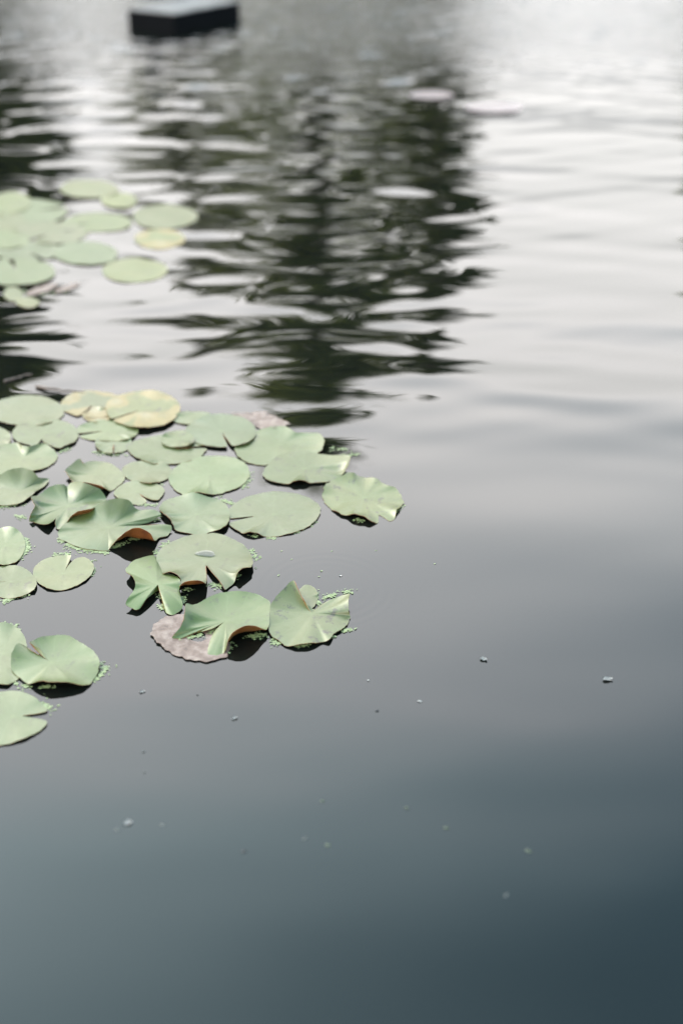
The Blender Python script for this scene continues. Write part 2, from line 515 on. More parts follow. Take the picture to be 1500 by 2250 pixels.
post = link('post', prism(disc_poly(pp.x - cen.x, pp.y - cen.y, 0.05), 0.1025, 0.32, bevel=0.004), [M_POST], plat)
link('post_collar', prism(disc_poly(pp.x - cen.x, pp.y - cen.y, 0.075), 0.1025, 0.114, bevel=0.003), [M_POST], post)

# ------------------------------------------------------------------ lily leaves
def rim_curve(pts, n=120):
    """Closed soft spline through (px,py,z mm) points -> n world points."""
    P = [at(p[0], p[1], p[2] / 1000.0) for p in pts]
    m = len(P)
    per = max(3, n // m)
    out = []
    for i in range(m):
        p0, p1, p2, p3 = P[i - 1], P[i], P[(i + 1) % m], P[(i + 2) % m]
        L = (p2 - p1).length
        t1 = (p2 - p0); t2 = (p3 - p1)
        t1 = t1 * (0.85 * L / max(1e-6, (p1 - p0).length + L))
        t2 = t2 * (0.85 * L / max(1e-6, (p3 - p2).length + L))
        for k in range(per):
            s = k / per
            h1 = 2 * s ** 3 - 3 * s ** 2 + 1; h2 = -2 * s ** 3 + 3 * s ** 2
            h3 = s ** 3 - 2 * s ** 2 + s; h4 = s ** 3 - s ** 2
            out.append(p1 * h1 + p2 * h2 + t1 * h3 + t2 * h4)
    return out

RINGS = 18
def leaf_mesh(rim, c, zc, power, seed, wob=0.0012, ragged=0.0, floor=0.0014):
    g = random.Random(seed)
    n = len(rim)
    ph = [g.uniform(0, 6.283) for _ in range(10)]
    V = np.zeros((RINGS + 1, n, 3)); UV = np.zeros((RINGS + 1, n, 2))
    pw = np.full(n, float(power))
    for i, p in enumerate(rim):
        run = math.hypot(p.x - c.x, p.y - c.y); rise = p.z - zc
        if rise > 0.006 and p.y < c.y:                       # front lips turn up steeply
            k = min(1.0, (rise - 0.006) / 0.008) * min(1.0, (c.y - p.y) / 0.02)
            pw[i] = power + (min(12.0, max(power, 2.4 * run / rise)) - power) * k
    for _ in range(3):
        pw = (np.roll(pw, 1) + pw * 2 + np.roll(pw, -1)) / 4
    for i, p in enumerate(rim):
        an = math.atan2(p.y - c.y, p.x - c.x)
        nick = 0.006 * (math.sin(23 * an + ph[7]) + math.sin(37 * an + ph[8])) * (0.4 + 0.6 * math.sin(3 * an + ph[9]) ** 2)
        for j in range(RINGS + 1):
            r = 1 - (1 - j / RINGS) ** 1.6
            rad = 1.0
            if j > RINGS - 5:
                f = (j - RINGS + 5) / 5
                rad += f * (nick + ragged * (math.sin(17 * an + ph[0]) + 0.7 * math.sin(31 * an + ph[1])))
            x = c.x + (p.x - c.x) * r * rad; y = c.y + (p.y - c.y) * r * rad
            z = zc + (p.z - zc) * r ** pw[i]
            z += wob * r ** 2.5 * (math.sin(3 * an + ph[2]) + 0.7 * math.sin(5 * an + ph[3]) + 0.5 * math.sin(9 * an + ph[4]) * r)
            z += 0.5 * wob * math.sin(x * 48 + ph[5]) * math.sin(y * 43 + ph[6])
            V[j, i] = (x, y, max(z, floor))
            UV[j, i] = (an / (2 * math.pi), r)
    # normals for a real thickness
    du = np.roll(V, -1, 1) - np.roll(V, 1, 1)
    dv = np.zeros_like(V); dv[1:-1] = V[2:] - V[:-2]; dv[0] = V[1] - V[0]; dv[-1] = V[-1] - V[-2]
    N = np.cross(dv, du); ln = np.linalg.norm(N, axis=2, keepdims=True); N = N / np.maximum(ln, 1e-12)
    N[N[..., 2] < 0] *= -1
    N[0] = (0, 0, 1)
    B = V - N * 0.0006
    org = np.array([c.x, c.y, 0.0])
    # top, bottom and a rim of its own so that the edge stays crisp
    verts = np.concatenate([V.reshape(-1, 3), B.reshape(-1, 3), V[-1], B[-1]]) - org
    uvs = np.concatenate([UV.reshape(-1, 2), UV.reshape(-1, 2), UV[-1], UV[-1]])
    K = (RINGS + 1) * n
    fs, mi = [], []
    for j in range(RINGS):
        for i in range(n):
            a, b = j * n + i, j * n + (i + 1) % n
            fs.append((a, a + n, b + n, b)); mi.append(0)
            fs.append((a + K, b + K, b + n + K, a + n + K)); mi.append(1)
    o = 2 * K
    for i in range(n):
        a, b = o + i, o + (i + 1) % n
        fs.append((a, a + n, b + n, b)); mi.append(1)
    me = mesh_np('leaf', verts, fs)
    me.polygons.foreach_set('material_index', np.array(mi, dtype=np.int32))
    uvl = me.uv_layers.new(name='UVMap')
    fi = np.array(fs).ravel()
    uu = uvs[fi].reshape(-1, 4, 2)
    d = uu[:, :, 0].max(1) - uu[:, :, 0].min(1) > 0.5          # close the seam of the angle
    for q_ in np.where(d)[0]:
        uu[q_, uu[q_, :, 0] < 0, 0] += 1
    uvl.data.foreach_set('uv', uu.reshape(-1).astype(np.float32))
    if sum(me.polygons[q_].normal.z for q_ in range(0, min(400, len(fs)), 2)) < 0:
        me.flip_normals()
    return me

def ellipse(cx, cy, w, h, rot=0.0, notch=None, nw=7.0, z=5.0, depth=0.85, seed=0):
    """Outline of a near-round leaf. rot, notch: degrees in the picture plane (0 right, 90 up)."""
    g = random.Random(seed * 7 + 3)
    pts = []
    ph = [g.uniform(0, 6.28) for _ in range(3)]
    def pt(a, s=1.0):
        k = 1 + 0.022 * math.sin(2 * a + ph[0]) + 0.02 * math.sin(3 * a + ph[1]) + 0.012 * math.sin(5 * a + ph[2])
        ex_, ey_ = math.cos(a) * w / 2 * k * s, math.sin(a) * h / 2 * k * s
        c_, s_ = math.cos(R(rot)), math.sin(R(rot))
        zz = z + 1.2 * math.sin(2 * a + ph[1])
        return (cx + ex_ * c_ - ey_ * s_, cy - (ex_ * s_ + ey_ * c_), zz * s + 4 * (1 - s))
    N = 22
    if notch is None:
        for i in range(N):
            pts.append(pt(2 * math.pi * i / N))
    else:
        a0 = R(notch)
        for i in range(N):
            pts.append(pt(a0 + R(nw) + (2 * math.pi - 2 * R(nw)) * i / (N - 1)))
        pts.append(pt(a0 - R(nw) * 0.7, 0.55)); pts.append(pt(a0, 1 - depth)); pts.append(pt(a0 + R(nw) * 0.7, 0.55))
    return pts

n_leaf = [0]
GROUP_NEAR = 'water lily leaves of the near cluster'
GROUP_FAR = 'blurred water lily leaves of the far cluster'
def leaf(label, pts, centre, zc=4.0, power=2.6, tint=(1, 1, 1), mat=None, wob=0.0007, ragged=0.005, group=GROUP_NEAR, under=None, name='lily_leaf', lift=0.0, floor=0.0014, spots=None):
    n_leaf[0] += 1
    pts = [(a, b, z_ if z_ > 6 else 1.5 + (z_ - 1.5) * 0.42) for a, b, z_ in pts]; zc = zc if zc > 5 else 2.2 if zc > 0 else zc
    if lift:
        pts = [(a, b, z_ + lift) for a, b, z_ in pts]; zc = zc + lift
    rim = rim_curve(pts)
    c = at(centre[0], centre[1], zc / 1000.0)
    me = leaf_mesh(rim, c, zc / 1000.0, power, 100 + n_leaf[0], wob, ragged, floor)
    o = link(name, me, [mat or M_LEAF, under or M_UNDER])
    o.location = (c.x, c.y, 0)
    gt = random.Random(n_leaf[0] * 31 + 5)
    kb, kr = gt.uniform(0.80, 1.12), gt.uniform(0.90, 1.16)
    o.color = (tint[0] * kb * kr, tint[1] * kb, tint[2] * kb * gt.uniform(0.8, 1.15), spots if spots is not None else gt.choice((0.3, 0.5, 0.8)))
    tag(o, label, 'lily leaf' if name == 'lily_leaf' else 'dead leaf', group)
    return o

def oval(label, cx, cy, w, h, notch=None, nw=7.0, z=5.0, rot=0.0, tint=(1, 1, 1), mat=None, group=GROUP_NEAR, lift=0.0, **kw):
    if group == GROUP_NEAR: w, h = w * 1.04, h * 1.05
    return leaf(label, ellipse(cx, cy, w, h, rot, notch, nw, z, seed=n_leaf[0]), (cx, cy), 2.4, 3.0, tint, mat, group=group, lift=lift, **kw)

def Z5(pts, z=5):
    return [p if len(p) == 3 else (p[0], p[1], z) for p in pts]

# --- near cluster, back rows
oval('large plain leaf at the left edge in the back row of the near cluster', 60, 902, 152, 66, None, tint=(0.95, 1, 0.95))
oval('yellowing leaf with cream patch, tucked left of the orange edged leaf', 205, 888, 140, 56, 250, tint=(1.05, 1, .95), mat=M_YELLOW)
oval('small yellow lobe with brown tip below the cream patched leaf', 214, 911, 64, 32, None, mat=M_YELLOW, lift=-1)
oval('round yellow leaf with orange edges and cream centre, topmost of the near cluster', 315, 898, 161, 76, 215, nw=3, mat=M_YELLOW, lift=4, tint=(1.15, 1.05, .9))
leaf('pale leaf with slit towards the viewer, below the large leaf at left edge', Z5([(28, 950), (40, 935), (70, 924), (105, 921), (140, 925), (165, 938), (173, 953), (165, 970), (145, 979), (128, 985), (107, 977), (95, 970), (92, 962), (86, 972), (78, 980), (60, 976), (40, 970), (29, 960)]), (102, 950), lift=2)
oval('leaf cut by the left frame edge, beside the slit leaf in the third row', -4, 960, 56, 40)
oval('pale oval leaf just below the orange edged yellow leaf', 236, 946, 128, 46, 200, tint=(1.05, 1.02, 1))
oval('small round leaf alone below the pale oval leaf of the back rows', 250, 974, 78, 42, 270, nw=4)
oval('wide leaf lying under a small oval leaf in the back rows', 368, 987, 162, 62, 10, tint=(.98, 1, .95))
oval('small oval leaf resting on the wide leaf of the back rows', 391, 964, 70, 36, None, lift=5)
oval('sliver of leaf between the yellow leaf and the round leaf to its right', 425, 918, 92, 28, None, tint=(1, 1.02, .95))
oval('broad round leaf left of the pinkish dead leaf', 486, 946, 146, 70, 285, nw=5, lift=3)
leaf('pinkish dead leaf behind the back row', Z5([(505, 912), (527, 906), (580, 906), (607, 915), (634, 929), (615, 941), (580, 943), (561, 935), (532, 921)], 6), (572, 922), mat=M_BROWN, under=M_BROWN, name='dead_leaf', tint=(1, 1, 1), wob=.002, ragged=.03, group='dead leaves')
leaf('large leaf with a raised green fold at its right end, in the back rows', Z5([(516, 985), (527, 967), (543, 956), (575, 941, 7), (607, 936, 8), (628, 938, 9), (649, 950, 8), (671, 950, 9), (700, 952, 11), (712, 966, 12), (706, 988, 8), (685, 1000), (645, 998), (607, 1010), (583, 1021), (559, 1019), (535, 1012), (520, 999)]), (615, 977))
leaf('speckled leaf whose right end stands up and shows a brown underside', Z5([(577, 1039), (585, 1025), (607, 1004), (633, 993), (665, 990), (703, 997, 6), (727, 999, 8), (752, 1000, 14), (768, 1003, 20), (766, 1018, 20), (758, 1034, 14), (748, 1046, 6), (724, 1057), (681, 1061, 4), (671, 1057, 8), (657, 1055, 9), (644, 1058, 8), (636, 1063, 4), (607, 1060, 4), (585, 1052, 4)]), (668, 1029), lift=2)
leaf('leaf with a green dent at its back edge, cut by the left frame edge', Z5([(-25, 1000), (-10, 983, 7), (15, 974, 9), (38, 972, 10), (48, 978, 11), (66, 981, 12), (82, 977, 10), (98, 974, 9), (113, 983, 7), (127, 1000), (120, 1015), (95, 1030), (60, 1037), (10, 1044), (-22, 1030)]), (52, 1006))
leaf('leaf with a tall arched back edge, cut by the left frame edge', Z5([(-30, 1060, 6), (-14, 1050, 10), (0, 1044, 14), (19, 1033, 22), (48, 1028, 25), (70, 1034, 22), (86, 1047, 13), (107, 1051, 6), (102, 1064, 4), (80, 1080, 5), (64, 1093, 6), (42, 1106, 4), (0, 1109, 3), (-25, 1103, 3), (-38, 1080, 4)]), (40, 1080), lift=2)
leaf('creased leaf with lifted dark brown front edge behind the two curled leaves', Z5([(144, 1032, 14), (160, 1019, 14), (176, 1009, 14), (183, 1018, 9), (198, 1013, 7), (230, 1014), (256, 1026), (275, 1051, 4), (256, 1070, 4), (242, 1079, 5), (224, 1068, 18), (192, 1061, 20), (173, 1059, 20), (160, 1057, 15), (150, 1044, 11)]), (210, 1042))
oval('plain oval leaf between the creased leaf and the wide mottled leaf', 324, 1036, 108, 47, None)
leaf('broad flat leaf with grey mottling in the middle of the near cluster', Z5([(370, 1052), (380, 1032), (404, 1015), (440, 1003), (478, 1000), (515, 1006), (540, 1020), (548, 1036), (545, 1052), (525, 1070), (495, 1081), (470, 1087), (452, 1085, 9), (428, 1082, 10), (405, 1087, 6), (385, 1076, 5)]), (460, 1042), tint=(.97, 1, .95))
leaf('small leaf notched at its lower right, above the large curled leaf', Z5([(250, 1083), (266, 1065), (288, 1058), (320, 1058), (349, 1064), (362, 1078), (349, 1098), (337, 1099), (322, 1094), (310, 1087), (322, 1101), (314, 1107), (288, 1107), (266, 1099)]), (302, 1080))
leaf('heart shaped leaf with turned up left corner, middle of the near cluster', Z5([(350, 1118, 7), (362, 1100), (394, 1090), (426, 1083, 9), (454, 1090, 7), (480, 1096), (497, 1108), (505, 1130), (500, 1150, 9), (482, 1163, 9), (462, 1168, 6), (445, 1173, 3), (416, 1172, 4), (387, 1166), (381, 1154, 7), (371, 1136, 12), (358, 1126, 12)]), (432, 1130))
leaf('smooth elliptical leaf with a slit at its left end, right of the heart shaped leaf', Z5([(503, 1118), (520, 1103), (550, 1089), (600, 1081, 6), (650, 1084, 6), (685, 1096), (703, 1113), (700, 1135), (680, 1155), (645, 1170), (605, 1178, 4), (582, 1178, 4), (565, 1171, 8), (548, 1169, 9), (533, 1172, 6), (515, 1162), (502, 1150), (530, 1141), (558, 1134), (530, 1135), (506, 1138), (502, 1128)]), (602, 1130))
leaf('ragged scalloped leaf, rightmost of the near cluster', Z5([(708, 1087), (716, 1065, 7), (735, 1052, 7), (756, 1044, 10), (775, 1039, 13), (788, 1046, 7), (801, 1049, 6), (825, 1049, 11), (847, 1063, 9), (871, 1076, 6), (884, 1097, 4), (885, 1107, 5), (871, 1121, 9), (866, 1139, 4), (855, 1144, 3), (844, 1137, 4), (833, 1132, 3), (828, 1149, 3), (811, 1143, 9), (796, 1134, 12), (777, 1129, 13), (760, 1135, 6), (735, 1124, 4), (713, 1103, 4)]), (800, 1093), wob=.002, tint=(1.03, 1, .95), ragged=.012, spots=0.9)
leaf('crumpled leaf with lifted edges behind the largest curled leaf', Z5([(70, 1091, 22), (83, 1089, 15), (94, 1082, 14), (112, 1068, 19), (126, 1064, 22), (142, 1064, 22), (147, 1068, 17), (157, 1060, 24), (173, 1058, 30), (187, 1062, 30), (207, 1069, 24), (221, 1075, 16), (234, 1096, 6), (225, 1105, 9), (216, 1112, 16), (196, 1118, 24), (173, 1124, 24), (157, 1134, 17), (148, 1147, 10), (131, 1163, 4), (125, 1161, 4), (122, 1147, 8), (127, 1128, 7), (121, 1141, 8), (103, 1152, 13), (74, 1147, 5), (65, 1145, 5), (69, 1129, 16), (77, 1111, 22), (71, 1100, 22)]), (150, 1111), zc=6, power=2.6, tint=(.74, .94, .62))
leaf('largest curled leaf, arched open at the front over a dark hollow', Z5([(128, 1172, 5), (133, 1161, 8), (146, 1146, 10), (160, 1134, 10), (185, 1124, 12), (210, 1112, 20), (232, 1101, 30), (255, 1095, 34), (275, 1096, 33), (289, 1103, 26), (297, 1116, 14), (309, 1120, 10), (332, 1119, 12), (352, 1126, 10), (355, 1131, 9), (343, 1141, 5), (321, 1149, 5), (290, 1156, 5), (320, 1153, 9), (350, 1151, 10), (377, 1154, 10), (375, 1168, 6), (368, 1178, 3), (352, 1182, 4), (339, 1189, 9), (331, 1173, 27), (309, 1161, 39), (291, 1161, 39), (271, 1172, 31), (255, 1186, 18), (240, 1206, 6), (237, 1210, 3), (205, 1208, 4), (169, 1201, 4), (144, 1189, 4), (130, 1183, 4)]), (238, 1158), zc=7, power=2.8, tint=(.76, .95, .64))
# --- near cluster, front
oval('leaf cut by the left frame edge above the slit oval leaf', 12, 1199, 88, 78, None, tint=(.95, 1, .92))
oval('leaf touching the left frame edge, joined to the leaf with a slit at its back', 24, 1278, 106, 70, 180, nw=4, tint=(1, 1, .95))
leaf('oval leaf with a slit at its back edge, floating alone at left', Z5([(73, 1257), (78, 1243), (98, 1229), (125, 1222), (148, 1221), (157, 1220, 7), (152, 1236), (145, 1251, 4), (152, 1240), (166, 1227), (182, 1222), (197, 1229), (207, 1243), (204, 1258), (190, 1274), (165, 1288), (135, 1296), (108, 1294), (85, 1281), (75, 1268)]), (139, 1260))
leaf('folded dark green leaf with a pointed left wing, half under the puddled leaf', Z5([(280, 1244, 15), (294, 1231, 13), (315, 1224, 9), (340, 1221, 6), (350, 1238, 4), (364, 1256, 4), (390, 1268, 10), (398, 1280, 15), (394, 1296, 10), (399, 1316, 10), (401, 1335, 6), (394, 1345, 3), (378, 1351, 3), (364, 1345, 2), (358, 1323, 6), (356, 1302, 7), (351, 1297, 5), (335, 1306, 9), (316, 1322, 8), (308, 1337, 7), (297, 1339, 7), (277, 1328, 10), (281, 1315, 15), (295, 1295, 17), (298, 1282, 19), (291, 1266, 17), (277, 1256, 15)]), (347, 1284), zc=15, power=2.1, tint=(.68, .93, .55), wob=.0006)
leaf('round leaf with a clear puddle and a dark wedge notch at the front', Z5([(343, 1225, 7), (351, 1209, 7), (368, 1196, 7), (394, 1184, 7), (423, 1174, 7), (447, 1171, 8), (476, 1171, 7), (507, 1182, 7), (534, 1196, 7), (550, 1215, 6), (556, 1234, 7), (552, 1245, 12), (536, 1246, 19), (524, 1254, 19), (519, 1266, 10), (514, 1280, 4), (500, 1292, 3), (494, 1294, 3), (486, 1280, 7), (466, 1258, 8), (453, 1243, 7), (454, 1262, 9), (453, 1284, 9), (446, 1279, 21), (426, 1276, 28), (405, 1279, 25), (394, 1289, 13), (398, 1276, 9), (390, 1263, 15), (373, 1256, 16), (358, 1260, 8), (349, 1251, 6), (343, 1237, 6)]), (452, 1232), zc=7, power=3.4, lift=2, tint=(1, 1, .96), wob=.0008)
leaf('leaf with a torn left wing and arched front edge, lying over the brown leaf', Z5([(410, 1327, 24), (424, 1330, 18), (442, 1321, 15), (471, 1306, 14), (500, 1300, 14), (534, 1299, 14), (562, 1304, 12), (582, 1314, 10), (594, 1326, 8), (592, 1352, 10), (591, 1374, 10), (583, 1382, 13), (560, 1375, 28), (536, 1376, 36), (514, 1388, 31), (501, 1407, 20), (496, 1426, 8), (490, 1436, 3), (476, 1441, 3), (457, 1436, 3), (462, 1407, 5), (472, 1386, 6), (487, 1371, 6), (466, 1381, 8), (428, 1390, 6), (397, 1402, 4), (380, 1400, 4), (386, 1390, 9), (402, 1366, 19), (406, 1345, 24)]), (497, 1364), zc=7, power=2.6, tint=(.86, .98, .74), wob=.0007)
leaf('red edged spotted leaf with a wide notch at the back, right of the arched leaf', Z5([(645, 1275, 28), (635, 1281, 25), (613, 1303, 19), (600, 1321, 13), (593, 1337, 9), (591, 1364, 8), (592, 1389, 7), (611, 1407, 6), (631, 1420, 4), (653, 1416, 8), (680, 1412, 9), (709, 1411, 5), (723, 1404, 7), (736, 1391, 6), (752, 1383, 4), (765, 1367, 5), (769, 1353, 5), (766, 1340, 13), (765, 1319, 20), (767, 1307, 16), (747, 1311, 11), (720, 1320, 8), (699, 1332, 6), (691, 1339, 5), (676, 1329, 12), (662, 1308, 21), (653, 1289, 27)]), (686, 1348), zc=5.5, power=2.3, tint=(1.02, .98, .9), wob=.001, spots=1.0)
oval('small pale leaf half hidden behind the red edged spotted leaf', 676, 1311, 42, 52, None, z=3.5, tint=(1.1, 1.05, 1))
leaf('submerged pinkish brown dead leaf under the arched leaf', Z5([(333, 1385, 4), (345, 1365, 3.5), (375, 1352, 3), (410, 1350, 2.5), (450, 1362, 2.2), (490, 1390, 2.2), (505, 1420, 2.5), (498, 1440, 4), (470, 1451, 4), (436, 1452, 4.5), (400, 1444, 4.5), (372, 1431, 5), (350, 1414, 5), (336, 1400, 4.5)]), (430, 1395), zc=-1.1, power=1.25, floor=-0.02, mat=M_BROWN, under=M_BROWN, name='dead_leaf', wob=.0005, ragged=.02, group='dead leaves')
oval('leaf at the left frame edge partly under the bowl shaped leaf', 8, 1436, 106, 126, None, tint=(1.02, 1, .94))
leaf('bowl shaped leaf with a slit at upper left and lifted front, at lower left', Z5([(24, 1453, 9), (28, 1432, 15), (42, 1415, 15), (57, 1421, 8), (76, 1434, 8), (104, 1449, 6), (90, 1429, 14), (66, 1413, 18), (76, 1406, 15), (92, 1398, 16), (120, 1394, 16), (150, 1397, 14), (183, 1415, 11), (207, 1432, 9), (219, 1453, 7), (216, 1474, 6), (198, 1501, 4), (180, 1505, 7), (150, 1499, 13), (114, 1500, 14), (84, 1496, 13), (63, 1502, 5), (42, 1487, 5), (28, 1474, 6)]), (112, 1455), zc=5.5, power=2.4, lift=2, tint=(.86, 1, .72), wob=.001)
leaf('lowest leaf of all, cut by the left frame edge, with a slit on its right', Z5([(-66, 1570), (-50, 1540), (-25, 1524), (0, 1518), (39, 1518), (72, 1530), (99, 1551), (104, 1562), (80, 1568), (50, 1572), (78, 1577), (103, 1584), (99, 1596), (81, 1610), (45, 1627), (0, 1637), (-40, 1630), (-62, 1602)]), (30, 1574), tint=(1.05, 1.02, .92))

# --- far cluster
for label, cx, cy, w, h, kw in (
    ('farthest leaf at the left frame edge of the far cluster', 22, 445, 84, 40, {}),
    ('second leaf from the left frame edge, back of the far cluster', 76, 463, 126, 46, dict(notch=20)),
    ('leaf at the left frame edge below the farthest leaf', 8, 488, 90, 40, {}),
    ('faint yellowish leaf, topmost of the far cluster', 196, 415, 116, 34, dict(tint=(1.1, 1.02, .88))),
    ('pale leaf between the topmost leaf and the round right leaf of the far cluster', 262, 440, 70, 30, dict(tint=(1.15, 1.1, .85))),
    ('olive leaf left of the round yellow green leaf in the far cluster', 214, 489, 132, 38, dict(tint=(1.02, 1, .88), notch=200)),
    ('round yellow green leaf, upper right of the far cluster', 362, 476, 128, 46, dict(tint=(1.08, 1, .85))),
    ('small yellow leaf, rightmost and below the round yellow green leaf', 351, 525, 100, 38, dict(mat=M_YELLOW, tint=(1.4, 1.2, .8))),
    ('broad leaf in the middle of the far cluster', 114, 510, 142, 44, dict(notch=230)),
    ('leaf at the left frame edge level with the small yellow leaf', 10, 526, 94, 36, {}),
    ('wide leaf with dark centre spot in the far cluster', 58, 551, 134, 38, dict(notch=300)),
    ('pale leaf left of the lone front leaf of the far cluster', 188, 556, 128, 44, {}),
    ('large front leaf at the left frame edge of the far cluster', 38, 597, 146, 52, dict(notch=100)),
    ('lone oval leaf at the right front of the far cluster', 296, 594, 128, 46, dict(tint=(1.05, 1, .88))),
    ('small leaf below the front of the far cluster near the left edge', 30, 646, 38, 26, dict(tint=(1.1, 1.05, .9))),
    ('small drifting leaf at the near left tip of the far cluster', 62, 664, 46, 20, dict(tint=(1.2, 1.1, 1.0))),
):
    kw = dict(kw)
    oval(label, cx, cy, w * 1.13, h * 1.16, group=GROUP_FAR, z=3, lift=1.0 + 0.8 * (n_leaf[0] % 3), **kw)
for label, cx, cy, w, h in (
    ('pinkish faded leaf floating far out right of the mirrored dark tree', 1085, 236, 125, 22),
    ('pinkish faded leaf floating far out over the mirrored dark tree', 946, 208, 100, 18),
):
    oval(label, cx, cy, w, h, group='faded pink leaves far out', z=5, lift=4, mat=M_PINK, under=M_PINK, name='dead_leaf')
for label, cx, cy, w, h in (
    ('pinkish dead leaf scrap in front of the far cluster', 92, 636, 70, 16),
    ('long pinkish dead scrap right of the small drifting leaf', 148, 632, 60, 11),
):
    oval(label, cx, cy, w, h, rot=18, group='dead leaves', z=4, mat=M_BROWN, under=M_BROWN, name='dead_leaf')

# ------------------------------------------------------------------ puddles and droplets on the leaves
def blob_mesh(name, rx, ry, h, seed, n=20, rings=5, jag=0.15, base=True):
    g = random.Random(seed); ph = [g.uniform(0, 6.28) for _ in range(3)]
    vs, fs = [(0, 0, h)], []
    for j in range(1, rings + 1):
        f = j / rings
        for i in range(n):
            a = 2 * math.pi * i / n
            k = 1 + jag * (math.sin(2 * a + ph[0]) + .7 * math.sin(3 * a + ph[1]) + .4 * math.sin(5 * a + ph[2]))
            vs.append((math.cos(a) * rx * f * k, math.sin(a) * ry * f * k, h * (1 - f ** 3)))
    bm = bmesh.new()
    bv = [bm.verts.new(v) for v in vs]
    for i in range(n):
        bm.faces.new((bv[0], bv[1 + i], bv[1 + (i + 1) % n]))
    for j in range(rings - 1):
        for i in range(n):
            a, b = 1 + j * n + i, 1 + j * n + (i + 1) % n
            bm.faces.new((bv[a], bv[a + n], bv[b + n], bv[b]))
    if base:
        bm.faces.new([bv[1 + (rings - 1) * n + i] for i in range(n)][::-1])
    me = bpy.data.meshes.new(name); bm.to_mesh(me); bm.free()
    return me

def find(label_part):
    return next(o for o in bpy.data.objects if o.get('label', '').startswith(label_part))
def on_leaf(parent, px, py, z):
    p = at(px, py, z)
    return p - Vector(parent.location)
p = find('round leaf with a clear puddle')
me = blob_mesh('water_puddle', .017, .013, .0003, 452, base=False)
o = link('water_puddle', me, [M_DROP], p)
o.location = on_leaf(p, 452, 1216, .0102)

# ------------------------------------------------------------------ duckweed
def frond_field():
    g = random.Random(99)
    vs, fs = [], []
    def frond(x, y, z, r):
        a0 = g.uniform(0, 6.28); off = len(vs); tx, ty = g.gauss(0, .05), g.gauss(0, .05)
        vs.append((x, y, z + r * .12))
        for k in range(7):
            a = a0 + 6.2832 * k / 7
            ex_, ey_ = math.cos(a) * r * 1.15, math.sin(a) * r * .85
            vs.append((x + ex_, y + ey_, z + ex_ * tx + ey_ * ty))
        for k in range(7):
            fs.append((off, off + 1 + k, off + 1 + (k + 1) % 7))
    def strand(poly, per_cm, width, r=.0012, z=.0006):
        for (a, b) in zip(poly[:-1], poly[1:]):
            A, B = at(*a), at(*b)
            L = (B - A).length
            for _ in range(max(1, int(L * 100 * per_cm * 3.6))):
                p = A.lerp(B, g.random())
                w_ = width * g.choice((.5, .8, 1.0, 1.6, 2.6))
                x = p.x + g.gauss(0, w_); y = p.y + g.gauss(0, w_)
                if math.sin(p.x * 210) + math.sin(p.y * 170 + p.x * 60) < -0.55: continue
                for q_ in range(g.choice((1, 1, 2, 3, 5))):
                    frond(x + g.gauss(0, r * 1.2), y + g.gauss(0, r * 1.2), z + g.uniform(0, .0006), r * g.choice((.45, .6, .8, 1.0, 1.25, 1.6)))
    W = .0026
    for poly, d in (
        ([(130, 1188), (170, 1206), (237, 1215)], 7), ([(246, 1206), (268, 1194), (285, 1190)], 11), ([(285, 1184), (305, 1186)], 8),
        ([(56, 1182), (62, 1205), (40, 1230)], 6), ([(80, 1288), (50, 1309), (2, 1322)], 8),
        ([(196, 1232), (209, 1250), (200, 1268)], 3), ([(100, 1226), (128, 1219), (160, 1217)], 3), ([(165, 1222), (182, 1218)], 4),
        ([(338, 1219), (352, 1203), (383, 1184)], 4), ([(552, 1208), (562, 1232)], 4), ([(458, 1284), (488, 1288)], 8), ([(516, 1270), (528, 1262)], 8),
        ([(404, 1296), (432, 1293)], 6), ([(372, 1266), (392, 1275)], 6), ([(352, 1302), (355, 1345)], 6), ([(400, 1312), (402, 1325)], 8),
        ([(394, 1406), (440, 1396), (474, 1386)], 6), ([(545, 1400), (590, 1394)], 10), ([(500, 1418), (503, 1428)], 12),
        ([(678, 1292), (694, 1304), (700, 1326)], 8), ([(712, 1314), (745, 1303), (774, 1300), (784, 1309)], 7),
        ([(770, 1352), (778, 1358)], 9), ([(752, 1386), (772, 1384)], 8), ([(738, 1396), (730, 1402)], 6), ([(648, 1420), (676, 1418)], 8), ([(590, 1392), (608, 1416)], 6),
        ([(222, 1456), (234, 1470), (204, 1503)], 5), ([(76, 1508), (118, 1510)], 9), ([(8, 1488), (36, 1502), (62, 1512)], 5),
        ([(100, 1545), (112, 1562), (106, 1582)], 3), ([(4, 1371), (38, 1376)], 4),
        ([(538, 1177), (562, 1179)], 9), ([(570, 1184), (604, 1183)], 5), ([(640, 1175), (698, 1148)], 2), ([(486, 1098), (512, 1108)], 6),
        ([(690, 1008), (740, 1003), (786, 1000)], 4), ([(728, 985), (762, 988)], 5), ([(552, 1040), (530, 1080)], 4),
        ([(200, 992), (250, 1000), (345, 1002)], 2.5), ([(130, 995), (155, 985)], 3), ([(5, 1114), (60, 1108)], 5), ([(36, 1134), (56, 1138)], 6),
        ([(768, 1140), (792, 1143)], 9), ([(866, 1128), (884, 1112)], 4), ([(340, 1144), (352, 1140), (362, 1146)], 12), ([(360, 1112), (372, 1100)], 4),
        ([(12, 632), (90, 648), (150, 640)], 2.5), ([(100, 905), (140, 915)], 2), ([(240, 1106), (360, 1112)], 2), ([(330, 1058), (372, 1070)], 2),
    ):
        strand(poly, d, W)
    # lone fronds on the open water
    for px, py in ((611, 1266), (612, 1264), (705, 1255), (706, 1256), (728, 1212), (700, 1268), (618, 1212), (825, 1211), (954, 1240), (280, 1180), (640, 1230), (560, 1248), (562, 1250)):
        p = at(px, py); frond(p.x, p.y, .0012, .0014); frond(p.x + .0016, p.y + .001, .0012, .001)
    return vs, fs
vs, fs = frond_field()
dw = link('duckweed', mesh_np('duckweed', vs, fs), [M_DUCK], smooth=False)
